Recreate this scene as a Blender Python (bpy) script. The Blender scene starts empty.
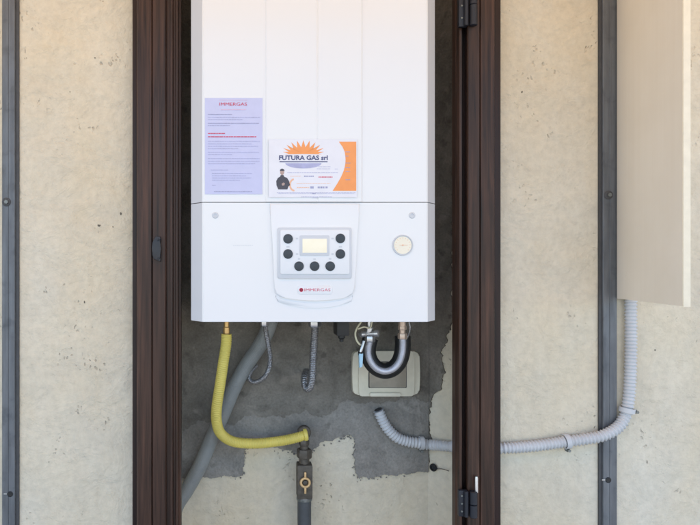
import bpy, bmesh, math, random
from mathutils import Vector, Matrix
random.seed(7)
R = math.radians
S = bpy.context.scene
col = S.collection

# ---------------------------------------------------------------- metrics
H = 1.40            # camera height
DW = 1.25           # camera to wall face (Y = 0)
F = 635.0           # focal length in photo pixels
VX, VY = 240.0, 262.0
def X(px, Y=0.0): return (px - VX) * (DW + Y) / F
def Z(py, Y=0.0): return H - (py - VY) * (DW + Y) / F
def P(px, py, Y=0.0): return Vector((X(px, Y), Y, Z(py, Y)))
YB = 0.165          # back of the niche
YF = -0.10          # boiler front

# ---------------------------------------------------------------- helpers
def tag(o, label=None, cat=None, group=None, kind=None):
    if label: o['label'] = label
    if cat: o['category'] = cat
    if group: o['group'] = group
    if kind: o['kind'] = kind
    return o
def empty(name, loc, label, cat, group=None):
    o = bpy.data.objects.new(name, None); o.location = loc; col.objects.link(o)
    o.empty_display_size = 0.05
    return tag(o, label, cat, group)
def link(name, bm, mat, parent=None, smooth=True, ang=35, shift=None):
    bmesh.ops.recalc_face_normals(bm, faces=bm.faces)
    me = bpy.data.meshes.new(name); bm.to_mesh(me); bm.free()
    if smooth:
        me.polygons.foreach_set('use_smooth', [True] * len(me.polygons))
        me.set_sharp_from_angle(angle=R(ang))
    o = bpy.data.objects.new(name, me); col.objects.link(o)
    me.materials.append(mat)
    if parent:
        o.parent = parent
        w = Vector((0, 0, 0)); p = parent
        while p: w += p.location; p = p.parent
        o.location = -w          # geometry is written in world metres
    return o
def BM(): return bmesh.new()
def box(bm, x0, x1, y0, y1, z0, z1, bev=0.0, seg=2):
    vs = [bm.verts.new((x, y, z)) for x in (x0, x1) for y in (y0, y1) for z in (z0, z1)]
    fs = [(0,1,3,2),(4,6,7,5),(0,4,5,1),(2,3,7,6),(0,2,6,4),(1,5,7,3)]
    faces = [bm.faces.new([vs[i] for i in f]) for f in fs]
    if bev:
        es = list({e for f in faces for e in f.edges})
        bmesh.ops.bevel(bm, geom=es, offset=bev, segments=seg, profile=0.6, affect='EDGES')
    return bm
def prism(bm, pts, fn, d0, d1, bev=0.0):
    """closed outline pts extruded; fn(u,v,d)->Vector"""
    a = [bm.verts.new(fn(u, v, d0)) for u, v in pts]
    b = [bm.verts.new(fn(u, v, d1)) for u, v in pts]
    n = len(pts)
    f0 = bm.faces.new(a); f1 = bm.faces.new(b[::-1])
    for i in range(n):
        bm.faces.new([a[i], b[i], b[(i+1) % n], a[(i+1) % n]])
    if bev:
        bmesh.ops.bevel(bm, geom=list(f1.edges), offset=bev, segments=2, profile=0.6, affect='EDGES')
    return bm
def front(u, v, d): return Vector((u, d, v))        # outline in XZ, extruded along Y
def plan(u, v, d): return Vector((u, v, d))         # outline in XY, extruded along Z
def rrect(x0, x1, z0, z1, r, n=6):
    out = []
    for cx, cz, a0 in ((x1-r, z1-r, 0), (x0+r, z1-r, 90), (x0+r, z0+r, 180), (x1-r, z0+r, 270)):
        for i in range(n+1):
            a = R(a0 + 90*i/n); out.append((cx + r*math.cos(a), cz + r*math.sin(a)))
    return out
def circ(cx, cz, r, n=28): return [(cx + r*math.cos(2*math.pi*i/n), cz + r*math.sin(2*math.pi*i/n)) for i in range(n)]
def spline(pts, step):
    pts = [Vector(p) for p in pts]
    P_ = [2*pts[0]-pts[1]] + pts + [2*pts[-1]-pts[-2]]
    dense = []
    for i in range(1, len(P_)-2):
        p0, p1, p2, p3 = P_[i-1:i+3]
        for k in range(40):
            t = k/40
            dense.append(0.5*((2*p1)+(p2-p0)*t+(2*p0-5*p1+4*p2-p3)*t*t+(3*p1-p0-3*p2+p3)*t**3))
    dense.append(pts[-1])
    L = [0]
    for a, b in zip(dense, dense[1:]): L.append(L[-1] + (b-a).length)
    n = max(2, int(L[-1]/step)); out = []; j = 0
    for i in range(n+1):
        s = L[-1]*i/n
        while j < len(L)-2 and L[j+1] < s: j += 1
        t = (s-L[j])/max(1e-9, L[j+1]-L[j]); out.append(dense[j].lerp(dense[j+1], t))
    return out, L[-1]
def tube(bm, pts, rad, step=0.004, seg=14, pitch=None, amp=0.0, prof='wave', cap=True, twist=0.0):
    if pitch: step = pitch/6
    c, L = spline(pts, step)
    n = len(c); ring = []; nrm = None
    for i in range(n):
        t = (c[min(i+1, n-1)] - c[max(i-1, 0)]).normalized()
        if nrm is None:
            nrm = t.orthogonal().normalized()
        nrm = (nrm - t*nrm.dot(t)).normalized(); bi = t.cross(nrm)
        s = L*i/(n-1)
        if pitch:
            ph = (s/pitch) % 1
            if prof == 'wave': k = 0.5+0.5*math.cos(2*math.pi*ph)
            else: k = 1.0 if ph < 0.5 else 0.0
            r = rad - amp*(1-k)
        else: r = rad
        vs = []
        for j in range(seg):
            a = 2*math.pi*j/seg
            rr = r
            if twist: rr = rad - amp*(0.5+0.5*math.cos(a*2 + 2*math.pi*s/twist))
            vs.append(bm.verts.new(c[i] + (nrm*math.cos(a)+bi*math.sin(a))*rr))
        ring.append(vs)
    for i in range(n-1):
        for j in range(seg):
            bm.faces.new([ring[i][j], ring[i][(j+1) % seg], ring[i+1][(j+1) % seg], ring[i+1][j]])
    if cap:
        bm.faces.new(ring[0][::-1]); bm.faces.new(ring[-1])
    return bm
def lathe(bm, prof, org, axis, n=28):
    """prof: list (radius, height along axis)"""
    axis = Vector(axis).normalized(); u = axis.orthogonal().normalized(); w = axis.cross(u); org = Vector(org)
    rings = []
    for r, h in prof:
        if r < 1e-6: rings.append([bm.verts.new(org+axis*h)])
        else: rings.append([bm.verts.new(org+axis*h+(u*math.cos(2*math.pi*j/n)+w*math.sin(2*math.pi*j/n))*r) for j in range(n)])
    for a, b in zip(rings, rings[1:]):
        for j in range(n):
            k = (j+1) % n
            if len(a) == 1: bm.faces.new([a[0], b[j], b[k]])
            elif len(b) == 1: bm.faces.new([a[j], a[k], b[0]])
            else: bm.faces.new([a[j], a[k], b[k], b[j]])
    if len(rings[0]) > 1: bm.faces.new(rings[0][::-1])
    if len(rings[-1]) > 1: bm.faces.new(rings[-1])
    return bm
def hexnut(bm, org, axis, r, h):
    return lathe(bm, [(r*.9, 0), (r, h*.15), (r, h*.85), (r*.9, h)], org, axis, n=6)

# ---------------------------------------------------------------- materials
def mat(name):
    m = bpy.data.materials.new(name); m.use_nodes = True
    nt = m.node_tree; b = nt.nodes['Principled BSDF']
    return m, nt, b
def N(nt, t, **kw):
    n = nt.nodes.new(t)
    for k, v in kw.items():
        if k in n.inputs: n.inputs[k].default_value = v
        else: setattr(n, k, v)
    return n
def coords(nt, scale=(1,1,1)):
    g = N(nt, 'ShaderNodeNewGeometry'); m = N(nt, 'ShaderNodeMapping'); m.inputs['Scale'].default_value = scale
    nt.links.new(g.outputs['Position'], m.inputs['Vector']); return m.outputs['Vector']
def noise(nt, vec, scale, detail=4, rough=0.55, dist=0.0):
    n = N(nt, 'ShaderNodeTexNoise'); n.inputs['Scale'].default_value = scale; n.inputs['Detail'].default_value = detail
    n.inputs['Roughness'].default_value = rough; n.inputs['Distortion'].default_value = dist
    nt.links.new(vec, n.inputs['Vector']); return n.outputs['Fac']
def ramp(nt, fac, stops):
    r = N(nt, 'ShaderNodeValToRGB'); e = r.color_ramp.elements
    e[0].position, e[0].color = stops[0][0], (*stops[0][1], 1)
    e[1].position, e[1].color = stops[1][0], (*stops[1][1], 1)
    for p, c in stops[2:]:
        x = e.new(p); x.color = (*c, 1)
    nt.links.new(fac, r.inputs['Fac']); return r.outputs['Color']
def mix(nt, fac, a, b, mode='MIX'):
    m = N(nt, 'ShaderNodeMix', data_type='RGBA', blend_type=mode)
    for s, i in ((fac, 0), (a, 6), (b, 7)):
        if isinstance(s, (int, float)): m.inputs[i].default_value = s
        elif isinstance(s, tuple): m.inputs[i].default_value = (*s, 1)
        else: nt.links.new(s, m.inputs[i])
    return m.outputs[2]
def bump(nt, b, h, strength=0.3, dist=0.002, prev=None):
    n = N(nt, 'ShaderNodeBump'); n.inputs['Strength'].default_value = strength; n.inputs['Distance'].default_value = dist
    nt.links.new(h, n.inputs['Height'])
    if prev: nt.links.new(prev, n.inputs['Normal'])
    nt.links.new(n.outputs['Normal'], b.inputs['Normal']); return n.outputs['Normal']
W0, W1 = (0,0,0), (1,1,1)
def simple(name, c, rough=0.5, metal=0.0, var=0.12, nscale=60, bmp=0.0, bscale=300, spec=None, coat=0):
    m, nt, b = mat(name); v = coords(nt)
    f = noise(nt, v, nscale, 5)
    a = tuple(x*(1-var) for x in c); d = tuple(min(1, x*(1+var)) for x in c)
    nt.links.new(ramp(nt, f, [(0.3, a), (0.7, d)]), b.inputs['Base Color'])
    f2 = noise(nt, v, nscale*2.3, 4)
    mr = N(nt, 'ShaderNodeMapRange'); mr.inputs['To Min'].default_value = max(0.02, rough-0.08); mr.inputs['To Max'].default_value = min(1, rough+0.08)
    nt.links.new(f2, mr.inputs['Value']); nt.links.new(mr.outputs[0], b.inputs['Roughness'])
    b.inputs['Metallic'].default_value = metal
    if spec is not None: b.inputs['Specular IOR Level'].default_value = spec
    if coat: b.inputs['Coat Weight'].default_value = coat
    if bmp: bump(nt, b, noise(nt, v, bscale, 3), bmp, 0.001)
    return m

def plaster_mat():
    m, nt, b = mat('plaster'); v = coords(nt)
    big = noise(nt, coords(nt, (1.6, 1, 0.7)), 2.6, 5, 0.6); mid = noise(nt, v, 9, 6, 0.6, 0.4); fine = noise(nt, v, 70, 5, 0.65)
    c = ramp(nt, big, [(0.35, (0.69, 0.59, 0.43)), (0.65, (0.73, 0.665, 0.54))])
    c = mix(nt, mix(nt, 1.0, ramp(nt, mid, [(0.42, W0), (0.75, W1)]), (0.35,)*3, 'MULTIPLY'), c, (0.52, 0.49, 0.42))
    c = mix(nt, 1.0, c, ramp(nt, fine, [(0.25, (0.86,)*3), (0.6, (1.0,)*3)]), 'MULTIPLY')
    # small pits and scratches, clustered; pit shadows put in as dark colour
    nd = N(nt, 'ShaderNodeTexNoise'); nd.inputs['Scale'].default_value = 45; nt.links.new(v, nd.inputs['Vector'])
    mp = N(nt, 'ShaderNodeMapping'); mp.inputs['Scale'].default_value = (1, 1, 0.6); nt.links.new(v, mp.inputs['Vector'])
    ad = N(nt, 'ShaderNodeVectorMath', operation='MULTIPLY_ADD'); ad.inputs[1].default_value = (0.03,)*3
    nt.links.new(nd.outputs['Color'], ad.inputs[0]); nt.links.new(mp.outputs[0], ad.inputs[2])
    vo = N(nt, 'ShaderNodeTexVoronoi'); vo.inputs['Scale'].default_value = 120; nt.links.new(ad.outputs[0], vo.inputs['Vector'])
    pit = ramp(nt, vo.outputs['Distance'], [(0.12, W1), (0.30, W0)])
    clus = ramp(nt, noise(nt, v, 8, 5, 0.75), [(0.55, W0), (0.66, W1)])
    pm = mix(nt, 1.0, pit, clus, 'MULTIPLY')
    vs = coords(nt, (1.0, 1, 1.5))
    ridge = ramp(nt, noise(nt, vs, 24, 7, 0.62, 0.9), [(0.42, W0), (0.56, W1)])
    ridge2 = ramp(nt, noise(nt, vs, 11, 7, 0.7, 0.5), [(0.50, W0), (0.545, W1)])
    edge = ramp(nt, noise(nt, vs, 24, 7, 0.62, 0.9), [(0.478, W0), (0.49, W1), (0.502, W0)])
    clus2 = ramp(nt, noise(nt, v, 6, 4, 0.6), [(0.47, W0), (0.60, W1)])
    em = mix(nt, 1.0, edge, clus2, 'MULTIPLY')
    c = mix(nt, mix(nt, 1.0, em, (0.07,)*3, 'MULTIPLY'), c, (0.36, 0.33, 0.27))
    c = mix(nt, mix(nt, 1.0, pm, (0.38,)*3, 'MULTIPLY'), c, (0.27, 0.245, 0.20))
    nt.links.new(c, b.inputs['Base Color'])
    b.inputs['Roughness'].default_value = 0.9; b.inputs['Specular IOR Level'].default_value = 0.2
    n1 = bump(nt, b, noise(nt, v, 12, 5, 0.55, 0.4), 0.8, 0.013)
    n2 = bump(nt, b, ridge, 0.20, 0.0015, n1)
    n3 = bump(nt, b, ridge2, 0.30, 0.0022, n2)
    n4 = bump(nt, b, noise(nt, v, 170, 4, 0.6), 0.35, 0.0018, n3)
    bump(nt, b, ramp(nt, pm, [(0.0, W1), (1.0, W0)]), 0.9, 0.003, n4)
    return m
def mortar_mat(name, a, d):
    m, nt, b = mat(name); v = coords(nt)
    f = noise(nt, v, 14, 6, 0.65, 0.5); g = noise(nt, v, 230, 3, 0.6)
    c = ramp(nt, f, [(0.3, a), (0.7, d)])
    c = mix(nt, 1.0, c, ramp(nt, g, [(0.3, (0.85,)*3), (0.65, (1.08,)*3)]), 'MULTIPLY')
    blot = ramp(nt, noise(nt, v, 34, 3, 0.5), [(0.62, W0), (0.72, W1)])
    c = mix(nt, mix(nt, 1.0, blot, (0.5,)*3, 'MULTIPLY'), c, tuple(x*0.45 for x in a))
    eff = ramp(nt, noise(nt, v, 21, 4, 0.6, 1.0), [(0.60, W0), (0.78, W1)])
    c = mix(nt, mix(nt, 1.0, eff, (0.35,)*3, 'MULTIPLY'), c, tuple(min(.8, x*1.7) for x in d))
    nt.links.new(c, b.inputs['Base Color']); b.inputs['Roughness'].default_value = 0.95
    b.inputs['Specular IOR Level'].default_value = 0.15
    n1 = bump(nt, b, noise(nt, v, 22, 6, 0.65, 0.6), 0.9, 0.008)
    bump(nt, b, g, 0.6, 0.002, n1)
    return m
def wood_mat(name, a, d, rough=0.42):
    m, nt, b = mat(name); v = coords(nt, (60, 60, 2.2)); v2 = coords(nt, (9, 9, 0.9))
    f = noise(nt, v, 2.2, 6, 0.6, 0.6); g = noise(nt, v2, 2.5, 3, 0.5, 1.5)
    c = ramp(nt, f, [(0.28, a), (0.72, d)])
    c = mix(nt, 1.0, c, ramp(nt, g, [(0.3, (0.62,)*3), (0.65, (1.2, 1.12, 1.05))]), 'MULTIPLY')
    nt.links.new(c, b.inputs['Base Color'])
    mr = N(nt, 'ShaderNodeMapRange'); mr.inputs['To Min'].default_value = rough-0.1; mr.inputs['To Max'].default_value = rough+0.15
    nt.links.new(f, mr.inputs['Value']); nt.links.new(mr.outputs[0], b.inputs['Roughness'])
    b.inputs['Specular IOR Level'].default_value = 0.3
    bump(nt, b, f, 0.3, 0.0008)
    return m
def zinc_mat():
    m, nt, b = mat('galvanised_steel'); v = coords(nt, (30, 30, 3)); v2 = coords(nt)
    f = noise(nt, v, 3, 6, 0.6); g = noise(nt, v2, 24, 5, 0.6, 0.3)
    c = ramp(nt, f, [(0.3, (0.115, 0.122, 0.132)), (0.7, (0.19, 0.20, 0.215))])
    c = mix(nt, ramp(nt, g, [(0.55, W0), (0.8, W1)]), c, (0.09, 0.10, 0.105))
    nt.links.new(c, b.inputs['Base Color']); b.inputs['Metallic'].default_value = 0.55
    nt.links.new(ramp(nt, g, [(0.2, (0.42,)*3), (0.8, (0.7,)*3)]), b.inputs['Roughness'])
    bump(nt, b, f, 0.25, 0.0008)
    return m
def leaf_mat():
    m, nt, b = mat('beige_sheet_metal'); v = coords(nt, (20, 45, 1.2)); v2 = coords(nt)
    f = noise(nt, v, 2, 6, 0.6); g = noise(nt, v2, 5, 4, 0.6)
    c = ramp(nt, f, [(0.3, (0.84, 0.78, 0.67)), (0.7, (0.87, 0.815, 0.71))])
    c = mix(nt, ramp(nt, g, [(0.45, W0), (0.75, (0.5,)*3)]), c, (0.76, 0.69, 0.57))
    nt.links.new(c, b.inputs['Base Color']); b.inputs['Roughness'].default_value = 0.45
    b.inputs['Metallic'].default_value = 0.1
    bump(nt, b, f, 0.12, 0.0006)
    return m
def enamel_mat(name, c=(0.80, 0.80, 0.81), rough=0.28):
    m, nt, b = mat(name); v = coords(nt)
    g = noise(nt, v, 4, 4, 0.5); s = noise(nt, v, 420, 2, 0.5)
    nt.links.new(ramp(nt, g, [(0.3, tuple(x*0.975 for x in c)), (0.7, c)]), b.inputs['Base Color'])
    nt.links.new(ramp(nt, g, [(0.3, (rough,)*3), (0.7, (rough+0.08,)*3)]), b.inputs['Roughness'])
    bump(nt, b, s, 0.05, 0.0002)
    return m
PL = plaster_mat()
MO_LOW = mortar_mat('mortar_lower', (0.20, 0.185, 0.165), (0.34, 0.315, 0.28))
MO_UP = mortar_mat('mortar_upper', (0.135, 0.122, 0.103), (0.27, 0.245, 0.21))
WOOD = wood_mat('dark_stained_wood', (0.014, 0.0075, 0.0055), (0.088, 0.045, 0.031), 0.38)
WOODD = wood_mat('recess_shade_wood', (0.014, 0.008, 0.007), (0.035, 0.018, 0.016))
ZN = zinc_mat(); LEAF = leaf_mat()
LEAFE = simple('cream_painted_edge', (0.82, 0.74, 0.58), 0.4, var=0.05)
WH = enamel_mat('white_enamel', (0.79, 0.79, 0.80), 0.17); EDGE_SHADE = enamel_mat('chamfer_shade_enamel', (0.64, 0.65, 0.68), 0.3)
WH2 = enamel_mat('white_panel_plastic', (0.77, 0.78, 0.80), 0.36)
PG = enamel_mat('pale_grey_plastic', (0.60, 0.62, 0.655), 0.4)
GAP = simple('shadow_gap_rubber', (0.10, 0.10, 0.11), 0.8)
BLK = simple('black_plastic', (0.018, 0.018, 0.022), 0.45)
BTN = simple('dark_grey_button', (0.035, 0.045, 0.055), 0.5)
RUB = simple('black_rubber', (0.012, 0.012, 0.013), 0.5)
IRON = simple('black_painted_iron', (0.018, 0.020, 0.028), 0.5, 0.2, bmp=0.3)
DARKPIPE = simple('dark_grey_pipe', (0.065, 0.070, 0.075), 0.55, bmp=0.2)
YEL = simple('yellow_hose', (0.66, 0.54, 0.12), 0.42, var=0.10, nscale=25)
DRAIN = simple('grey_drain_hose', (0.24, 0.25, 0.245), 0.42, var=0.12, nscale=25)
COND = simple('light_grey_conduit', (0.55, 0.555, 0.565), 0.45, var=0.06, nscale=30)
BRASS = simple('brass', (0.55, 0.36, 0.15), 0.35, 0.8)
AGED = simple('aged_brass', (0.10, 0.085, 0.068), 0.6, 0.35, var=0.3, nscale=90, bmp=0.4)
STEELH = simple('satin_steel_hose', (0.50,0.49,0.53), 0.4, 0.5)
LEV = simple('worn_brass_lever', (0.66, 0.44, 0.22), 0.4, 0.35)
COPP = simple('copper_nut', (0.60, 0.46, 0.37), 0.4, 0.55)
STEEL = simple('steel_fitting', (0.55, 0.55, 0.56), 0.3, 0.9)
STEELD = simple('weathered_screw', (0.20, 0.21, 0.20), 0.5, 0.6, var=0.3, nscale=200)
SOCK = simple('cream_socket_plastic', (0.68, 0.63, 0.50), 0.4, var=0.05)
SOCK2 = simple('socket_lid_smoked', (0.30, 0.265, 0.21), 0.22, var=0.1)
BLUE = simple('pale_blue_plastic', (0.40, 0.60, 0.72), 0.4)
CREAM = simple('cream_wire', (0.62, 0.58, 0.42), 0.5)
PAPER = simple('lilac_paper', (0.56, 0.58, 0.80), 0.75, var=0.02)
PAPW = simple('white_sticker_paper', (0.76, 0.76, 0.82), 0.5, var=0.02)
ORG = simple('orange_ink', (0.86, 0.33, 0.11), 0.6, var=0.04)
ORGL = simple('pale_orange_ink', (0.85, 0.50, 0.33), 0.6, var=0.04)
INKB = simple('navy_ink', (0.08, 0.09, 0.20), 0.6)
INKG = simple('lavender_grey_ink', (0.40, 0.41, 0.62), 0.6)
INKT = simple('pale_print_ink', (0.33, 0.34, 0.52), 0.6)
INKD = simple('charcoal_ink', (0.07, 0.07, 0.09), 0.6)
RED = simple('red_ink', (0.62, 0.06, 0.12), 0.6)
PINK = simple('pink_ink', (0.74, 0.46, 0.58), 0.6)
DIAL = simple('cream_dial', (0.86, 0.80, 0.66), 0.5, var=0.03)
SKIN = simple('printed_face_ink', (0.42, 0.30, 0.27), 0.6)
CONC = mortar_mat('paving_concrete', (0.26, 0.25, 0.23), (0.36, 0.35, 0.33))
def glass_mat():
    m, nt, b = mat('clear_gauge_glass')
    b.inputs['Roughness'].default_value = 0.05; b.inputs['Transmission Weight'].default_value = 1; b.inputs['IOR'].default_value = 1.2
    return m
def braid_mat():
    m, nt, b = mat('braided_steel'); v = coords(nt)
    w = N(nt, 'ShaderNodeTexChecker'); w.inputs['Scale'].default_value = 700; nt.links.new(v, w.inputs['Vector'])
    f = noise(nt, v, 500, 2)
    c = ramp(nt, f, [(0.35, (0.16, 0.155, 0.16)), (0.65, (0.46, 0.45, 0.46))])
    nt.links.new(c, b.inputs['Base Color']); b.inputs['Metallic'].default_value = 0.85; b.inputs['Roughness'].default_value = 0.38
    bump(nt, b, w.outputs['Fac'], 0.5, 0.0006)
    return m
BRAID = braid_mat()
def screen_mat():
    m, nt, b = mat('lit_display'); v = coords(nt)
    c = ramp(nt, noise(nt, v, 40, 2), [(0.3, (0.70, 0.65, 0.50)), (0.7, (0.74, 0.69, 0.56))])
    nt.links.new(c, b.inputs['Base Color']); nt.links.new(c, b.inputs['Emission Color'])
    b.inputs['Emission Strength'].default_value = 0.10; b.inputs['Roughness'].default_value = 0.3
    return m
SCR = screen_mat()

# ---------------------------------------------------------------- ground
bm = BM(); g = 60
vs = [bm.verts.new(p) for p in ((-g,-g,0),(g,-g,0),(g,g,0),(-g,g,0))]; bm.faces.new(vs)
tag(link('ground', bm, CONC, smooth=False), kind='structure')

# ---------------------------------------------------------------- wall with niche
JL, JR = -0.133, X(428, YB)          # niche back corners
SP = 0.050; JRF = JR+SP             # right jamb splays 45 degrees, then runs straight out
NZ0, NZ1 = 0.50, 2.26
XL, XR, ZT, YT = -2.6, 3.0, 2.50, 0.36
bm = BM()
def q(*p): bm.faces.new([bm.verts.new(v) for v in p])
xs = [XL, JL, JRF, XR]; zs = [0, NZ0, NZ1, ZT]
for i in range(3):
    for j in range(3):
        if i == 1 and j == 1: continue
        q((xs[i],0,zs[j]),(xs[i+1],0,zs[j]),(xs[i+1],0,zs[j+1]),(xs[i],0,zs[j+1]))
q((JL,YB,NZ0),(JR,YB,NZ0),(JR,YB,NZ1),(JL,YB,NZ1))
q((JL,0,NZ0),(JL,YB,NZ0),(JL,YB,NZ1),(JL,0,NZ1))
q((JR,YB,NZ0),(JRF,YB-SP,NZ0),(JRF,YB-SP,NZ1),(JR,YB,NZ1)); q((JRF,YB-SP,NZ0),(JRF,0,NZ0),(JRF,0,NZ1),(JRF,YB-SP,NZ1))
q((JL,0,NZ0),(JRF,0,NZ0),(JRF,YB-SP,NZ0),(JR,YB,NZ0),(JL,YB,NZ0)); q((JL,0,NZ1),(JL,YB,NZ1),(JR,YB,NZ1),(JRF,YB-SP,NZ1),(JRF,0,NZ1))
q((XL,YT,0),(XL,YT,ZT),(XR,YT,ZT),(XR,YT,0)); q((XL,0,0),(XL,0,ZT),(XL,YT,ZT),(XL,YT,0)); q((XR,0,0),(XR,YT,0),(XR,YT,ZT),(XR,0,ZT))
q((XL,0,ZT),(XR,0,ZT),(XR,YT,ZT),(XL,YT,ZT)); q((XL,0,0),(XL,YT,0),(XR,YT,0),(XR,0,0))
bmesh.ops.remove_doubles(bm, verts=bm.verts, dist=1e-5)
wall = tag(link('house_wall', bm, PL, smooth=False), 'cream rendered house wall, pitted and stained, with a shallow niche', 'wall')

def ragged(pts, step, jit, closed=True, skip=()):
    out = []; n = len(pts)
    for i in range(n):
        a = Vector(pts[i]); b = Vector(pts[(i+1) % n]); L = (b-a).length
        out.append(tuple(a))
        if i in skip: continue
        k = int(L/step); pn = Vector((-(b-a).y, (b-a).x)).normalized() if L else Vector((0,0))
        w = random.uniform(0, 9)
        for t in range(1, k):
            p = a.lerp(b, t/k) + pn*(random.gauss(0, jit*0.30) + jit*math.sin(w+t*0.31) + jit*0.35*math.sin(2.3*w+t*0.9))
            out.append(tuple(p))
    return out
Yb = YB
def pxp(L, Y): return [(X(a, Y), Z(b, Y)) for a, b in L]
low = pxp([(168,477),(205,477),(243,475),(244,452),(247,447),(275,447),(292,450),(301,455),(312,451),(319,443),(335,438),(349,434),(354,440),(354,458),(357,478),(375,476),(404,473),(427.4,471)], Yb)
low[0] = (JL, low[0][1]); low[-1] = (JR-0.0005, low[-1][1])
low += [(JR-0.0005, NZ1), (JL, NZ1)]
n = len(low)
bm = prism(BM(), ragged(low, 0.0025, 0.0020, skip=(n-3, n-2, n-1)), front, YB+0.001, YB-0.0055)
tag(link('mortar_patch', bm, MO_LOW, wall, smooth=False), 'rough grey brown mortar left bare on the niche back')
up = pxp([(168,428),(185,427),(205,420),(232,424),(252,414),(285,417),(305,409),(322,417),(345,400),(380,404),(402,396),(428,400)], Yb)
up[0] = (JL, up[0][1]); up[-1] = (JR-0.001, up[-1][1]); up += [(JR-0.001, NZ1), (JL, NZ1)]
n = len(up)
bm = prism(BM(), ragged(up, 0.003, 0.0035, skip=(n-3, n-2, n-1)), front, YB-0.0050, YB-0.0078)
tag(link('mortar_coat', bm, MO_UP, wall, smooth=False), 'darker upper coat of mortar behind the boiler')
bm = BM(); rr = random.Random(21)
lowe = low[:-2]
for i in range(150):
    k = rr.randrange(len(lowe)-1); a, b2 = Vector(lowe[k]), Vector(lowe[k+1]); p = a.lerp(b2, rr.random())
    p = p + Vector((rr.gauss(0, 0.004), rr.gauss(-0.001, 0.004)))
    if not (JL+0.005 < p.x < JR-0.006): continue
    rad = rr.uniform(0.0006, 0.0028); m_ = rr.randint(5, 9)
    pts_ = [(p.x+rad*rr.uniform(0.5,1.3)*math.cos(2*math.pi*t/m_), p.y+rad*rr.uniform(0.4,1.0)*math.sin(2*math.pi*t/m_)) for t in range(m_)]
    prism(bm, pts_, front, YB+0.0004, YB-rr.uniform(0.0008, 0.0060))
tag(link('mortar_crumbs', bm, MO_LOW, wall, smooth=False), kind='stuff')
def splay(px):
    k = (px-VX)/F; return (k*(DW+YB)-JR)/(1+k)
jp = [(-0.004, Z(471, YB))]
for px, py in ((430,462),(430.5,425),(429.6,408),(433,397),(441,390),(446,372),(442,354),(444,347),(447,338),(451.6,330),(452.6,310),(453,260)):
    t = splay(px); jp.append((t, Z(py, YB-t)))
jp += [(0.045, 1.9), (0.045, NZ1-0.001), (-0.004, NZ1-0.001)]
n = len(jp); h2 = math.sqrt(0.5)
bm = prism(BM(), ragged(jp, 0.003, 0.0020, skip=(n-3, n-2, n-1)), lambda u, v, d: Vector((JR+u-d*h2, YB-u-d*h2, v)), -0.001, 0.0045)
link('mortar_patch', bm, MO_UP, wall, smooth=False)  # mortar below; above, its dark colour stands in for shade beside the boiler

# unseen canvas awning added for warm light on the upper wall and boiler
def canvas_mat():
    m, nt, b = mat('warm_light_canvas'); v = coords(nt, (1, 1, 1))
    f = noise(nt, v, 400, 2); c = ramp(nt, f, [(0.3, (0.52, 0.30, 0.14)), (0.7, (0.60, 0.36, 0.18))])
    nt.links.new(c, b.inputs['Base Color']); b.inputs['Roughness'].default_value = 0.9
    t = N(nt, 'ShaderNodeBsdfTranslucent'); t.inputs['Color'].default_value = (*AWC, 1)
    mx = N(nt, 'ShaderNodeMixShader'); mx.inputs[0].default_value = 0.5
    nt.links.new(b.outputs[0], mx.inputs[1]); nt.links.new(t.outputs[0], mx.inputs[2])
    nt.links.new(mx.outputs[0], nt.nodes['Material Output'].inputs['Surface'])
    return m
AWC = (0.62, 0.37, 0.18)
aw = empty('warm_light_awning', (0.2, -0.01, ZT-0.05), 'amber canvas awning added unseen above the niche for warm light', 'awning')
ax0, ax1, az0, az1, ay = -1.3, 1.7, ZT-0.05, 2.24, -1.15
bm = BM(); n = 26
g0 = [[bm.verts.new((ax0+(ax1-ax0)*i/n, -0.012+(ay+0.012)*j/8, az0+(az1-az0)*j/8-0.010*math.sin(math.pi*j/8)-0.003*math.sin(i*0.9))) for i in range(n+1)] for j in range(9)]
for j in range(8):
    for i in range(n): bm.faces.new([g0[j][i], g0[j][i+1], g0[j+1][i+1], g0[j+1][i]])
link('canvas', bm, canvas_mat(), aw)
link('front_bar', tube(BM(), [Vector((ax0-0.02, ay, az1-0.004)), Vector((0.2, ay, az1-0.004)), Vector((ax1+0.02, ay, az1-0.004))], 0.018, step=0.1, seg=16), WH, aw)
for x in (ax0+0.1, ax1-0.1):
    link('arm', tube(BM(), [Vector((x, -0.003, az0-0.45)), Vector((x, ay/2, (az1+az0-0.45)/2-0.02)), Vector((x, ay, az1-0.02))], 0.011, step=0.05, seg=12), WH, aw)

# ---------------------------------------------------------------- wooden frame
frame = empty('wooden_frame', (X(317, -0.04), -0.01, NZ0-0.05), 'dark brown wooden door frame around the boiler niche, its doors taken off', 'door frame')
FZ0, FZ1 = NZ0-0.09, NZ1+0.06
yf = -0.045; JF = 0.4175; JFL = -0.1145
L_prof = [(X(136.5,yf)+0.0, 0.0), (X(136.5,yf), yf+0.003), (X(137.5,yf), yf), (X(151.3,yf), yf), (X(152,yf), yf+0.004), (X(152.8,yf), yf),
          (X(165,yf), yf), (X(166,yf), yf+0.003), (X(166.3,yf), yf+0.010), (X(169.5,yf), yf+0.010), (X(170.0,yf), yf+0.006), (X(172.2,yf), yf+0.006),
          (X(172.8,yf), yf+0.014), (X(174.6,yf), yf+0.014), (X(175.4,yf), yf+0.011), (X(177,yf), yf+0.011), (X(177.6,yf), yf+0.024), (JFL, yf+0.024), (JFL, 0.0)]
stl = link('stile', prism(BM(), L_prof, plan, FZ0, FZ1), WOOD, frame, ang=20)
bm = box(BM(), X(131,yf), X(136.5,yf)-0.0004, -0.030, -0.0005, FZ0, FZ1, 0.0015)
link('shade_strip', bm, WOODD, frame)  # dark wood colour stands in for the shadow gap outside the stile
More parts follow.
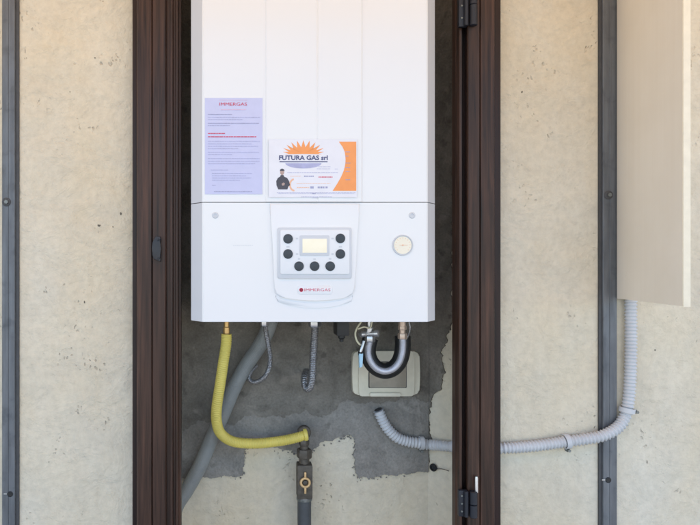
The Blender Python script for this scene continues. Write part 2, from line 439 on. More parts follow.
R_prof = [(JF, 0.0), (JF, -0.018), (X(457.2,yf+.02), -0.022), (X(458.4,-.03), -0.024), (X(459,-.03), -0.032), (X(461.5,-.032), -0.034),
          (X(462.2,-.03), -0.016), (X(467.3,-.03), -0.016), (X(467.8,yf), yf+0.002), (X(468.6,yf), yf), (X(479.4,yf), yf), (X(480.1,yf), yf+0.004), (X(480.8,yf), yf),
          (X(494.2,yf), yf), (X(495.2,yf), yf+0.003), (X(495.2,yf), 0.0)]
str_ = link('stile', prism(BM(), R_prof, plan, FZ0, FZ1), WOOD, frame, ang=20)
bm = box(BM(), X(495.2,yf)+0.0004, X(500.8,-.030), -0.030, -0.0005, FZ0, FZ1, 0.0015)
link('shade_strip', bm, WOODD, frame)
bm = box(BM(), X(462.4,-.03), X(467.2,-.03), -0.0175, -0.0155, FZ0+0.001, FZ1-0.001)
link('groove_shade', bm, WOODD, frame)  # dark strip paints the shade at the bottom of the groove
link('head_rail', box(BM(), JFL+0.0005, JF-0.0005, -0.040, -0.001, NZ1-0.02, FZ1-0.001, 0.002), WOOD, frame)
link('bottom_rail', box(BM(), JFL+0.0005, JF-0.0005, -0.040, -0.001, FZ0+0.001, NZ0+0.02, 0.002), WOOD, frame)
# hinges (right stile)
def screw_bm(bm, c, r, y, ax=(0,-1,0)):
    lathe(bm, [(r, 0), (r, 0.0006), (r*0.75, 0.0016), (0, 0.0019)], (c[0], y, c[1]), ax, 16)
def hinge(y0, y1, pin, lab):
    h = box(BM(), X(458.5,yf), X(467,yf), yf+0.006, yf-0.003, Z(y1,yf), Z(y0,yf), 0.001)
    h = link('hinge', h, IRON, frame); tag(h, lab)
    b = BM()
    zt, zb = Z(y0,yf), Z(y1,yf); zm = (zt+zb)/2
    lathe(b, [(0.006,0),(0.0072,0.001),(0.0072,zm-zb-0.001),(0.006,zm-zb-0.0004)], (X(472,yf), yf-0.007, zb), (0,0,1), 20)
    lathe(b, [(0.006,0),(0.0072,0.001),(0.0072,zt-zm-0.001),(0.006,zt-zm)], (X(472,yf), yf-0.007, zm+0.0002), (0,0,1), 20)
    lathe(b, [(0.003,0),(0.0042,0.001),(0.0042,zt-zb-0.001),(0.003,zt-zb)], (X(465.3,yf), yf-0.0055, zb), (0,0,1), 16)
    link('barrel', b, IRON, h)
    for t in (0.2, 0.5, 0.8):
        b = BM(); screw_bm(b, (X(461.2,yf), zb+(zt-zb)*t), 0.0021, yf-0.003); link('screw', b, STEELD, h)
    if pin:
        b = lathe(BM(), [(0.0030,0),(0.0030,pin-0.003),(0.0022,pin)], (X(475,yf), yf-0.007, zt-0.002), (0,0,1), 16)
        link('hinge_pin', b, STEEL, h)
hinge(-14, 27, 0, 'black upper hinge with both knuckles in place')
hinge(490, 516, 0.030, 'black lower hinge with its bare steel pin standing up')
# thumb latch (left stile)
b = BM(); cx, cz = X(157.2,yf), Z(249,yf)
pts = [(cx-0.006, cz-0.019), (cx+0.0065, cz-0.024), (cx+0.0075, cz-0.018), (cx+0.0058, cz), (cx+0.0075, cz+0.018), (cx+0.0065, cz+0.023), (cx-0.002, cz+0.024), (cx-0.0085, cz+0.012), (cx-0.0095, cz), (cx-0.008, cz-0.012)]
prism(b, pts, front, yf+0.001, yf-0.007, 0.002)
la = link('latch', b, BLK, frame)
for dz in (0.017, -0.018):
    b = BM(); screw_bm(b, (cx+0.003, cz+dz), 0.002, yf-0.007); link('screw', b, IRON, la)

# ---------------------------------------------------------------- steel posts
def post(px0, px1, lab, lip_left, screws, hole):
    x0, x1 = X(px0, -0.006), X(px1, -0.006)
    o = empty('steel_post', ((x0+x1)/2, -0.003, 0.0), lab, 'steel post', 'galvanised steel posts let into the render')
    e = 0.0065
    a0, a1 = (x0+e, x1) if lip_left else (x0, x1-e)
    b = prism(BM(), [(a0, 0.002), (a0, -0.0055), (a0+0.0012, -0.007), (a0+0.012, -0.007), (a0+0.0128, -0.0062), (a0+0.0136, -0.007), (a1-0.0012, -0.007), (a1, -0.0055), (a1, 0.002)], plan, 0.0, 2.34)
    link('face_plate', b, ZN, o, ang=20)
    b = box(BM(), x0 if lip_left else a1+0.0003, x0+e-0.0003 if lip_left else x1, -0.0035, 0.001, 0.0, 2.34)
    link('return_lip', b, ZND, o)  # folded lip, its darker colour standing in for the shadow gap
    for px, py in screws:
        c = (X(px, -0.007), Z(py, -0.007))
        b = lathe(BM(), [(0.0085,0),(0.0085,0.0012),(0.0065,0.002),(0.005,0.0022)], (c[0], -0.007, c[1]), (0,-1,0), 24)
        w = link('washer', b, ZND, o)
        b = BM(); hexnut(b, (c[0]+0.0008, -0.0088, c[1]), (0,-1,0), 0.0042, 0.0035)
        link('screw_head', b, STEELD, w)
    for px, py in hole:
        c = (X(px, -0.007), Z(py, -0.007))
        b = lathe(BM(), [(0.0056,0),(0.0056,0.0008),(0.0045,0.0013),(0.0040,0.0009),(0,0.0007)], (c[0], -0.007, c[1]), (0,-1,0), 24)
        link('hole_dark', b, RUB, o)  # black disc painted in for the dark of an open hole
        b = box(BM(), c[0]-0.0125, c[0]-0.0062, -0.0080, -0.0070, c[1]-0.0008, c[1]+0.0012, 0.0003)
        link('hole_glint', b, STEEL, o)  # bright sliver painted in as the highlight beside the hole
    return o
ZND = simple('dull_steel_lip', (0.075, 0.075, 0.078), 0.6, 0.3, bmp=0.3)
post(2.0, 18.5, 'blue grey steel post on the wall left of the wooden frame', False, [(6.5, 202)], [(10.2, 494)])
post(599.5, 617, 'blue grey steel post crossed by the light grey conduit', True, [(608.3, 195)], [(608.2, 480)])

# ---------------------------------------------------------------- open metal leaf
x0 = X(617, -0.012); YL = -0.232
zb = Z(298.5, -0.012)
leaf = empty('metal_shutter', (x0+0.008, -0.01, zb), 'beige metal shutter leaf standing open against the right steel post', 'shutter')
xf = X(683, YL); xo = X(690, YL)
b = prism(BM(), [(x0+0.001, -0.010), (xf, YL+0.001), (xf+0.0105, YL+0.001), (x0+0.0125, -0.010)], plan, zb, 2.26, 0.0008)
link('panel', b, LEAF, leaf, ang=25)
b = prism(BM(), [(xf-0.0012, YL-0.0005), (xf-0.0006, YL-0.0022), (xo-0.0006, YL-0.0022), (xo, YL-0.0005), (xo, YL+0.014), (xo-0.0012, YL+0.014), (xo-0.0014, YL+0.0003)], plan, zb-0.0006, 2.2606, 0.0004)
link('edge_trim', b, LEAFE, leaf, ang=25)
for zz in (zb+0.25, zb+0.75):
    h = lathe(BM(), [(0.004,0),(0.005,0.001),(0.005,0.059),(0.004,0.06)], (x0+0.009, -0.0135, zz), (0,0,1), 16)
    link('hinge', h, ZND, leaf)

# ---------------------------------------------------------------- boiler
yc = YF+0.032
bx0, bx1 = X(191, yc), X(435, yc); fx0, fx1 = X(203, YF), X(427.2, YF)
bz0 = Z(322, YF); bz1 = bz0+0.78; seam = Z(202.3, YF)
boiler = empty('gas_boiler', ((bx0+bx1)/2, YF+0.13, bz0), 'white enamelled wall boiler with a small lit control panel, hung in the niche', 'gas boiler')
by1 = YB-0.03
def casing(z0, z1, bz_front):
    # plan outline with chamfered front corners and shallow vertical creases
    y = YF
    def cr(px, w=0.0011, d=0.0014): return [(X(px, y)-w, y), (X(px, y), y+d), (X(px, y)+w, y)]
    pts = [(bx0, by1), (bx0, yc+0.001), (bx0+0.0008, yc-0.0012), (fx0-0.0015, y+0.0016), (fx0+0.0015, y)]
    return pts, cr
pts, cr = casing(0, 0, 0)
upper = pts + [(X(265.2,YF), YF), (X(266.6,YF), YF-0.0022), (X(316.2,YF), YF-0.0035), (X(317.4,YF), YF-0.0024), (X(318.6,YF), YF-0.0035), (X(361.2,YF), YF-0.0022), (X(362.6,YF), YF+0.0004)] + [(fx1-0.0015, YF), (fx1+0.0015, YF+0.0016), (bx1-0.0008, yc-0.0012), (bx1, yc+0.001), (bx1, by1)]
b = prism(BM(), upper, plan, seam+0.0007, bz1)
body = link('casing', b, WH, boiler, ang=12)
lower = pts + [(fx1-0.0015, YF), (fx1+0.0015, YF+0.0016), (bx1-0.0008, yc-0.0012), (bx1, yc+0.001), (bx1, by1)]
b = prism(BM(), lower, plan, bz0, seam-0.0007)
es = [e for e in b.edges if all(abs(v.co.z-bz0) < 1e-6 for v in e.verts) and all(v.co.y < yc+0.01 for v in e.verts)]
bmesh.ops.bevel(b, geom=es, offset=0.0012, segments=2, profile=0.6, affect='EDGES')
cover = link('lower_cover', b, WH, boiler, ang=12)
ins = 0.004
b = box(BM(), bx0+ins, bx1-ins, yc, by1-0.002, seam-0.0008, seam+0.0008)
link('seam_gasket', b, GAP, boiler)
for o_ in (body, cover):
    o_.data.materials.append(EDGE_SHADE)
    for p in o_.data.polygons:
        if abs(p.normal.z) < 0.3 and 0.25 < abs(p.normal.x) < 0.97 and abs(p.center.x-(fx0+fx1)/2) > 0.2 and p.area > 0.002: p.material_index = 1  # side chamfers coloured greyer, their shade put into the enamel
# mounting bracket
link('wall_bracket', box(BM(), bx0+0.05, bx1-0.05, by1, YB-0.008, bz1-0.10, bz1-0.04, 0.002), ZND, boiler)
# flue
b = lathe(BM(), [(0.05, 0), (0.05, 0.09), (0.053, 0.09), (0.053, 0.12), (0.05, 0.12), (0.05, 0.185)], ((bx0+bx1)/2, 0.03, bz1-0.001), (0,0,1), 32)
link('flue', b, WH, boiler)
# bowed apron round the control panel
def fpx(L): return [(X(a, YF), Z(c, YF)) for a, c in L]
ap = fpx([(269.8,203.6),(271,222),(272.5,245),(273.6,270),(274.2,288),(275.6,293.5)])
for i in range(1, 16):
    t = i/16; ap.append((X(275.6+(352.6-275.6)*t, YF), Z(295.5+5.0*math.sin(math.pi*t)**0.8, YF)))
ap += fpx([(352.6,293.5),(354.4,288),(355.2,270),(356.4,245),(358,222),(359.3,203.6)])
b = prism(BM(), ap, front, YF+0.0005, YF-0.0040, 0.0026)
apron = link('control_apron', b, WH, boiler, ang=60)
ya = YF-0.0040
# lower lip ring of the apron
lip = fpx([(275.6,294.8)]) + [(X(275.6+77*i/16, YF), Z(297+6.0*math.sin(math.pi*i/16)**0.8, YF)) for i in range(17)] + fpx([(352.6,294.8)]) 
lipo = lip + [(X(351-73*i/16, YF), Z(301.5+6.6*math.sin(math.pi*i/16)**0.8, YF)) for i in range(17)]
b = prism(BM(), lipo, front, YF+0.0005, YF-0.0015, 0.0008)
link('apron_lip', b, WH2, boiler, ang=60)
# control panel tray
b = prism(BM(), [(x, z) for x, z in rrect(X(277.6,ya), X(351.4,ya), Z(278.6,ya), Z(227.6,ya), 0.0035)], front, ya-0.0002, ya-0.0028, 0.0016)
tray = link('control_panel', b, PG, boiler, ang=60)
b = prism(BM(), rrect(X(280.2,ya), X(349.2,ya), Z(274.2,ya), Z(230.0,ya), 0.0028), front, ya-0.0024, ya-0.0040, 0.0009)
link('panel_face', b, WH2, tray, ang=60)
yp = ya-0.0040
b = prism(BM(), rrect(X(299.8,yp), X(329.2,yp), Z(255.6,yp), Z(235.4,yp), 0.0016), front, yp-0.0001, yp-0.0012, 0.0007)
bez = link('display_bezel', b, PG, tray, ang=60)
b = prism(BM(), rrect(X(302.4,yp), X(326.8,yp), Z(252.8,yp), Z(238.8,yp), 0.0008), front, yp-0.0010, yp-0.0016, 0.0003)
link('display', b, SCR, tray)
for px, py in ((288,238.8),(288,254),(299,266.2),(314.6,266.2),(330.2,266.2),(340.4,238.4),(340.4,254)):
    b = lathe(BM(), [(0.0087,0),(0.0087,0.0004),(0.0080,0.0018),(0.0066,0.0024),(0,0.0022)], (X(px,yp), yp-0.0001, Z(py,yp)), (0,-1,0), 28)
    link('button', b, BTN, tray)
b = BM()
for px, py, w in ((297,238.5,1.2),(297,254,1.2),(332.5,238.5,1.2),(332.5,254,1.2),(288,246.8,1.6),(340.4,246.8,1.6),(299,258.8,1.2),(314.6,259.2,1.2),(330.2,258.8,1.2)):
    prism(b, rrect(X(px-w,yp), X(px+w,yp), Z(py+0.8,yp), Z(py-0.8,yp), 0.0008, 3), front, yp-0.0001, yp-0.0004)
link('button_symbol', b, PG, tray)

# text helper -> mesh
def text_bm(bm, s, x0, x1, zc, y, h=None, squash=True, bold=0.0, depth=0.00012, rz=0.0):
    cu = bpy.data.curves.new('t', 'FONT'); cu.body = s; cu.size = 1; cu.offset = bold; cu.resolution_u = 3
    o = bpy.data.objects.new('t', cu); col.objects.link(o)
    dg = bpy.context.evaluated_depsgraph_get(); me = bpy.data.meshes.new_from_object(o.evaluated_get(dg))
    bpy.data.objects.remove(o); bpy.data.curves.remove(cu)
    xs = [v.co.x for v in me.vertices]; ys = [v.co.y for v in me.vertices]
    a, b_, c, d = min(xs), max(xs), min(ys), max(ys)
    sx = (x1-x0)/(b_-a); sy = h/(d-c) if h else sx
    base = len(bm.verts); vs = []
    for v in me.vertices:
        vs.append(bm.verts.new((x0+(v.co.x-a)*sx, y, zc+(v.co.y-(c+d)/2)*sy)))
    for p in me.polygons:
        try: bm.faces.new([vs[i] for i in p.vertices])
        except ValueError: pass
    bpy.data.meshes.remove(me)
def flat(name, bm, m, parent):   # thin printed ink
    o = link(name, bm, m, parent, smooth=False); return o
def greek(bm, x0, x1, z, h, y, rnd, wmin=0.0015, wmax=0.006):
    x = x0
    while x < x1:
        w = rnd.uniform(wmin, wmax); e = min(x+w, x1)
        vs = [bm.verts.new(p) for p in ((x,y,z-h/2),(e,y,z-h/2),(e,y,z+h/2),(x,y,z+h/2))]; bm.faces.new(vs)
        x = e + rnd.uniform(0.0005, 0.0010)

# maker's emblem on the apron
lb = BM(); cz = Z(289.9, ya)
prism(lb, rrect(X(297.5,ya), X(332.5,ya), Z(294.3,ya), Z(285.6,ya), 0.005), front, ya-0.0001, ya-0.0006, 0.0003)
badge = link('maker_badge', lb, WH2, boiler, ang=60)
lb = BM(); text_bm(lb, 'IMMERGAS', X(304.4,ya), X(330.4,ya), cz, ya-0.0008, 0.0050, bold=0.0)
lathe(lb, [(0.0036,0),(0.0036,0.0001),(0.0023,0.0001),(0.0023,0)], (X(301.2,ya), ya-0.0007, cz), (0,-1,0), 20)
lathe(lb, [(0.0014,0),(0.0014,0.0001)], (X(301.2,ya), ya-0.0007, cz), (0,-1,0), 14)
flat('emblem_print', lb, RED, badge)
# faint model strip, cover screws, gauge
lb = BM(); greek(lb, X(233,YF), X(253,YF), Z(245.5,YF), 0.0009, YF-0.0002, random.Random(3), 0.002, 0.004)
flat('faint_print', lb, PG, boiler)
for px in (215.3, 412):
    b = lathe(BM(), [(0.0058,0),(0.0058,0.0006),(0.0048,0.0016),(0.0030,0.0016),(0.0026,0.0006),(0,0.0006)], (X(px,YF), YF, Z(215.3,YF)), (0,-1,0), 24)
    link('cover_screw', b, PG, boiler)
gx, gz = X(402.6,YF), Z(245.2,YF)
b = lathe(BM(), [(0.0188,0),(0.0188,0.0014),(0.0180,0.0024),(0.0172,0.0022),(0.0170,0.0008),(0,0.0008)], (gx, YF, gz), (0,-1,0), 48)
ga = link('pressure_gauge', b, PG, boiler)
b = lathe(BM(), [(0.0160,0),(0.0160,0.0004),(0,0.0004)], (gx, YF-0.0010, gz), (0,-1,0), 40)
link('dial_face', b, DIAL, ga)
b = BM()
for i in range(13):
    a = R(-40+i*21.7); c, s = math.cos(a), math.sin(a)
    p = Vector((gx, YF-0.0016, gz)); d = Vector((c,0,s)); e = Vector((-s,0,c))*0.0003
    vs = [b.verts.new(p+d*0.0118-e), b.verts.new(p+d*0.0118+e), b.verts.new(p+d*0.0142+e), b.verts.new(p+d*0.0142-e)]; b.faces.new(vs)
flat('scale_print', b, ORGL, ga)
b = BM(); box(b, gx-0.006, gx+0.009, YF-0.0020, YF-0.0017, gz-0.0003, gz+0.0003); lathe(b, [(0.0014,0),(0.0014,0.0008)], (gx, YF-0.0016, gz), (0,-1,0), 14)
link('needle', b, ORGL, ga, smooth=False)

# --- notice sheet
ys = YF-0.0006
b = BM()
nx, nz = 8, 12
x0n, x1n, z0n, z1n = X(205,YF), X(262.4,YF), Z(194.2,YF), Z(98,YF)
gr = [[b.verts.new((x0n+(x1n-x0n)*i/nx, ys-0.0002-0.0004*abs(math.sin(i*1.1+j*0.5)) * (1 if j in (0,nz) or i in (0,nx) else 0.3), z0n+(z1n-z0n)*j/nz)) for i in range(nx+1)] for j in range(nz+1)]
for j in range(nz):
    for i in range(nx): b.faces.new([gr[j][i], gr[j][i+1], gr[j+1][i+1], gr[j+1][i]])
r = bmesh.ops.extrude_face_region(b, geom=list(b.faces))
for v in [g for g in r['geom'] if isinstance(g, bmesh.types.BMVert)]: v.co.y = YF-0.0001
sheet = link('notice_sheet', b, PAPER, boiler); tag(sheet, 'lilac printed notice with a red heading taped to the casing')
ys = YF-0.0015
b = BM(); text_bm(b, 'IMMERGAS', X(219.5,YF), X(247,YF), Z(104.3,YF), ys, 0.0056, bold=0.0)
rr = random.Random(5)
flat('heading', b, RED, sheet)
b = BM(); greek(b, X(221,YF), X(246,YF), Z(109.9,YF), 0.0010, ys, rr); 
greek(b, X(219,YF), X(247,YF), Z(100.2,YF), 0.0006, ys, rr)
flat('subheading', b, PINK, sheet)
b = BM(); greek(b, X(208,YF), X(225,YF), Z(133.6,YF), 0.0016, ys, rr, 0.003, 0.008); greek(b, X(208,YF), X(256.5,YF), Z(136.9,YF), 0.0017, ys, rr, 0.003, 0.008)
flat('warning_line', b, RED, sheet)
b = BM()
for py, e, a in ((114.6,232,208),(117.4,260,208),(119.6,243,208),(123.4,259,208),(125.6,230,208),(141.4,260,208),(144.0,252,208),(146.4,258,208),(148.8,238,208),(152.4,259,208),(154.6,232,208),
              (158.6,260,208),(161.4,260,208),(163.8,255,208),(170.2,228,211),(173.4,252,212),(175.8,246,212),(178.0,251,212),(180.2,240,212),(185.4,216,212)):
    greek(b, X(a,YF), X(e,YF), Z(py,YF), 0.0009, ys, rr)
flat('body_print', b, INKG, sheet)
b = BM()
greek(b, X(214,YF), X(252,YF), Z(191.8,YF), 0.0012, ys, rr); greek(b, X(208,YF), X(232,YF), Z(114.6,YF), 0.0008, ys-0.0001, rr); greek(b, X(208,YF), X(259,YF), Z(123.4,YF), 0.0010, ys-0.0001, rr)
flat('footer_print', b, INKT, sheet)

# --- service sticker
YS = YF-0.0042
b = prism(BM(), rrect(X(268.6,YF), X(356.6,YF), Z(197.6,YF), Z(139.6,YF), 0.001, 2), front, YS, YS-0.0004)
stk = link('service_sticker', b, PAPW, boiler, smooth=False); tag(stk, 'white installer sticker with orange sun logo and orange curved side')
y1 = YS-0.0006
# zoom coordinates (7.216 per px, origin 265,135) -> metres
def sp(u, v): return (X(265+u/7.216, YF), Z(135+v/7.216, YF))
b = BM()
cx, cz_ = sp(275, 140)
fan = [sp(140,142)]
k = 11
for i in range(k):
    a0 = math.pi - math.pi*(i+0.0)/k; a1 = math.pi - math.pi*(i+0.5)/k; a2 = math.pi - math.pi*(i+1)/k
    ri, ro = (108, 46), (160 if 0 < i < k-1 else 150, 97)
    fan.append(sp(275+ri[0]*math.cos(a0), 138-ri[1]*math.sin(a0))); fan.append(sp(275+ro[0]*math.cos(a1), 138-ro[1]*math.sin(a1)))
fan.append(sp(275+108, 138)); fan.append(sp(410,142))
c0 = b.verts.new((cx, y1, cz_)); vv = [b.verts.new((x, y1, z)) for x, z in fan]
for i in range(len(vv)-1): b.faces.new([c0, vv[i], vv[i+1]])
# orange side with concave left edge
side = [sp(655,52), sp(655,405), sp(485,405)]
for i in range(1, 13):
    t = i/12; side.append(sp(485 + 92*math.sin(t*math.pi*0.55)/math.sin(math.pi*0.55)*(1 if t < 0.9 else 1) , 405-245*t))
side += [sp(572,125), sp(556,88), sp(530,52)]
vv = [b.verts.new((x, y1, z)) for x, z in side]; b.faces.new(vv)
flat('orange_print', b, ORG, stk)
b = BM()   # white rim along the orange curve + phone curl + thin rule
ring = []
for i in range(0, 15):
    a = R(100+i*12); ring.append((212+34*math.cos(a), 362-42*math.sin(a)))
for (u0, v0), (u1, v1) in zip(ring, ring[1:]):
    d = Vector((u1-u0, v1-v0)).normalized(); nn = Vector((-d.y, d.x))*6
    q4 = [sp(u0+nn.x, v0+nn.y), sp(u1+nn.x, v1+nn.y), sp(u1-nn.x, v1-nn.y), sp(u0-nn.x, v0-nn.y)]
    b.faces.new([b.verts.new((x, y1, z)) for x, z in q4])
rr = random.Random(11)
greek(b, sp(228,0)[0], sp(318,0)[0], sp(0,382)[1], 0.0014, y1, rr, 0.002, 0.004)
greek(b, sp(225,0)[0], sp(470,0)[0], sp(0,352)[1], 0.0005, y1, rr)
greek(b, sp(180,0)[0], sp(255,0)[0], sp(0,300)[1], 0.0008, y1, rr)
flat('pale_orange_print', b, ORGL, stk)
b = BM()
text_bm(b, 'FUTURA GAS srl', sp(100,0)[0], sp(450,0)[0], sp(0,167)[1], y1-0.0002, 0.0086, bold=0.03)
u0, z_ = sp(104,196); box(b, u0, sp(448,0)[0], y1-0.0003, y1-0.0001, z_-0.0007, z_+0.0007)
flat('company_name', b, INKB, stk)
b = BM()   # grey disc under the name
el = [sp(150,206)] + [sp(275+130*math.cos(math.pi-math.pi*i/16), 206+38*math.sin(math.pi*i/16)) for i in range(17)]
vv = [b.verts.new((x, y1, z)) for x, z in el[1:]]; b.faces.new(vv)
for z0_, a, e in ((232,380,470),(247,372,470),(248,500,525),(275,160,525),(418,85,650),(424,95,640),(448,260,480),(456,340,380)):
    greek(b, sp(a,0)[0], sp(e,0)[0], sp(0,z0_)[1], 0.0007, y1-0.0001, rr)
flat('grey_print', b, INKG, stk)
b = BM()
greek(b, sp(280,0)[0], sp(350,0)[0], sp(0,300)[1], 0.0022, y1, rr, 0.001, 0.003)
greek(b, sp(325,0)[0], sp(352,0)[0], sp(0,380)[1], 0.0040, y1, rr, 0.002, 0.003); greek(b, sp(378,0)[0], sp(450,0)[0], sp(0,380)[1], 0.0034, y1, rr, 0.001, 0.003)
greek(b, sp(335,0)[0], sp(362,0)[0], sp(0,425)[1], 0.0020, y1-0.0002, rr, 0.001, 0.003)
for v0 in (125, 155, 205, 238, 265, 325):
    greek(b, sp(578,0)[0], sp(612 if v0 != 155 else 600,0)[0], sp(0,v0)[1], 0.0014, y1-0.0002, rr, 0.001, 0.003)
flat('blue_print', b, INKT, stk)
b = BM(); greek(b, sp(385,0)[0], sp(485,0)[0], sp(0,306)[1], 0.0018, y1, rr, 0.001, 0.003); flat('red_print', b, RED, stk)
# printed technician
b = BM()
man = [(95,395),(82,365),(80,335),(92,312),(108,303),(112,292),(132,292),(138,304),(158,312),(172,335),(180,365),(168,372),(160,395)]
b.faces.new([b.verts.new((*[sp(u,v)[0]], y1-0.0001, sp(u,v)[1])) for u, v in man])
cap = [(106,262),(110,250),(122,245),(135,250),(140,262)]
b.faces.new([b.verts.new((sp(u,v)[0], y1-0.0002, sp(u,v)[1])) for u, v in cap])
flat('technician_print', b, INKD, stk)
b = BM()
b.faces.new([b.verts.new((sp(u,v)[0], y1-0.0001, sp(u,v)[1])) for u, v in [(108,262),(138,262),(136,280),(128,291),(116,291),(109,280)]])
b.faces.new([b.verts.new((sp(u,v)[0], y1-0.0003, sp(u,v)[1])) for u, v in [(118,355),(132,345),(142,352),(138,366),(124,368)]])
flat('technician_face', b, SKIN, stk)

# ---------------------------------------------------------------- yellow gas hose
yh = 0.03
gas = empty('gas_hose', P(227, 322, yh), 'yellow corrugated gas hose bending under the boiler to the valve', 'gas hose')
b = tube(BM(), [P(226.5,334,yh), P(226,345,yh), P(223.4,362,yh), P(220,385,yh+.01), P(217,405,yh+.02), P(216.5,420,yh+.035), P(220.5,433,yh+.055), P(233,441.5,yh+.07), P(255,443.5,yh+.08), P(280,441,yh+.088), P(295,438,yh+.09), P(305,435,yh+.092)],
         0.0112, pitch=0.0042, amp=0.0011, seg=20)
link('hose', b, YEL, gas, ang=80)
b = lathe(BM(), [(0.0052,0),(0.0052,0.006),(0.0070,0.007),(0.0070,0.018),(0.0055,0.020),(0.0055,0.034)], P(226.5,336.5,yh), (0,0,1), 20)
link('brass_nipple', b, BRASS, gas)
e1 = P(305, 435, yh+.092)
b = lathe(BM(), [(0.0128,0),(0.0136,0.001),(0.0136,0.006),(0.0122,0.008),(0.008,0.009),(0,0.009)], e1-Vector((0.003,0,0)), (1,0.05,0.16), 24)
link('end_collar', b, YEL, gas)

# ---------------------------------------------------------------- gas valve and riser
yv = 0.125
vx = X(304.3, yv)
val = empty('gas_valve', (vx, yv, Z(525, yv)), 'aged brass gas valve with small bright lever on dark pipe', 'gas valve')
b = lathe(BM(), [(0.0150,0),(0.0150,0.40)], (vx, yv, NZ0), (0,0,1), 28)
zt = Z(499, yv); b = lathe(BM(), [(0.0148, 0), (0.0148, zt-NZ0)], (vx, yv, NZ0), (0,0,1), 28)
link('riser_pipe', b, DARKPIPE, val)
b = lathe(BM(), [(0.0165,0),(0.0170,0.002),(0.0170,0.006),(0.0155,0.008)], (vx, yv, zt-0.002), (0,0,1), 28)
link('collar', b, STEELD, val)
b = BM(); z0v, z1v = zt+0.004, Z(463, yv)
box(b, vx-0.0165, vx+0.0165, yv-0.016, yv+0.016, z0v, z1v, 0.004)
lathe(b, [(0.0110,0),(0.0110,0.012)], (vx, yv, z1v-0.002), (0,0,1), 24)
hexnut(b, (vx, yv, Z(458,yv)), (0,0,1), 0.0165, 0.020)
lathe(b, [(0.0085,0),(0.0095,0.012),(0.0075,0.014),(0.0075,0.030)], (vx, yv, Z(451,yv)), (0,0,1), 24)
hexnut(b, (vx-0.0005, yv, Z(445,yv)), (0,0,1), 0.0115, 0.012)
lathe(b, [(0.0135,0),(0.0145,0.004),(0.0145,0.014),(0.0125,0.016)], (vx, yv+0.012, Z(432.5,yv)), (0,-1,0.0), 24)
link('valve_body', b, AGED, val)
b = BM(); zc = Z(479.5, yv)
# ring with two stubs
n = 28; ringc = []
prof = []
cpts = [Vector((vx+0.0092*math.cos(2*math.pi*i/24), yv-0.020, zc+0.0092*math.sin(2*math.pi*i/24))) for i in range(25)]
tube(b, cpts, 0.0028, step=0.0015, seg=10)
box(b, vx-0.0023, vx+0.0023, yv-0.022, yv-0.018, zc+0.010, zc+0.0225, 0.0012)
box(b, vx-0.0023, vx+0.0023, yv-0.022, yv-0.018, zc-0.0235, zc-0.010, 0.0012)
link('lever', b, LEV, val)
b = lathe(BM(), [(0.0050,0),(0.0050,0.005),(0.0035,0.006),(0,0.006)], (vx, yv-0.016, zc), (0,-1,0), 16)
link('spindle', b, AGED, val)

# ---------------------------------------------------------------- grey drain hose
yd = 0.10
b = tube(BM(), [P(275,300,yd), P(269,326,yd), P(260,345,yd+.01), P(246,366,yd+.018), P(234,388,yd+.022), P(222,416,yd+.026), P(211,440,yd+.03), P(200,466,yd+.032), P(188,488,yd+.032), P(176,508,yd+.032), P(168,540,yd+.032)],
         0.0158, pitch=0.003, amp=0.0003, seg=24)
tag(link('drain_hose', b, DRAIN, ang=80), 'thick grey drain hose slanting behind the yellow hose', 'drain hose')

# ---------------------------------------------------------------- thin flexible pipes
def flex(name, pts, r, pitch, amp, m, lab, nut=None):
    o = empty(name, pts[0], lab, 'flexible pipe')
    link('pipe', tube(BM(), pts, r, pitch=pitch, amp=amp, seg=14), m, o, ang=80)
    if nut:
        b = BM(); hexnut(b, nut, (0,0,1), r*1.7, 0.016); link('nut', b, STEEL, o)
    return o
yt = 0.05
flex('flexible_pipe', [P(265,322,yt), P(266,332,yt), P(268.5,346,yt+.01), P(270,356,yt+.015), P(269.5,366,yt+.02), P(266,375,yt+.03), P(259,381,yt+.045), P(252.5,382,yt+.06), P(249,378,yt+.07), P(251.5,371,yt+.085), P(256,366,yt+.11)],
     0.0054, 0.0036, 0.0012, BRAID, 'thin silver flexible pipe curling in front of the grey drain hose', P(264.8,326,yt))
flex('flexible_pipe', [P(315,322,yt), P(314.6,335,yt), P(313.5,352,yt+.01), P(312.8,368,yt+.02), P(312,380,yt+.03), P(309.8,387.5,yt+.04), P(306.6,388.5,yt+.05), P(304.6,384,yt+.06), P(305,376,yt+.075), P(307,371,yt+.115)],
     0.0080, 0.0040, 0.0012, BRAID, 'silver flexible pipe hooked into the wall left of the socket box', P(315,327,yt))
b = BM()
box(b, X(335.5,0.02), X(347.5,0.02), 0.0, 0.05, Z(335,0.02), bz0+0.004, 0.002)
lathe(b, [(0.007,0),(0.007,0.006),(0.004,0.010),(0.004,0.014)], (X(341.5,0.02), 0.02, Z(334.5,0.02)), (0,0,-1), 20)
cp = link('cable_gland', b, RUB, boiler)

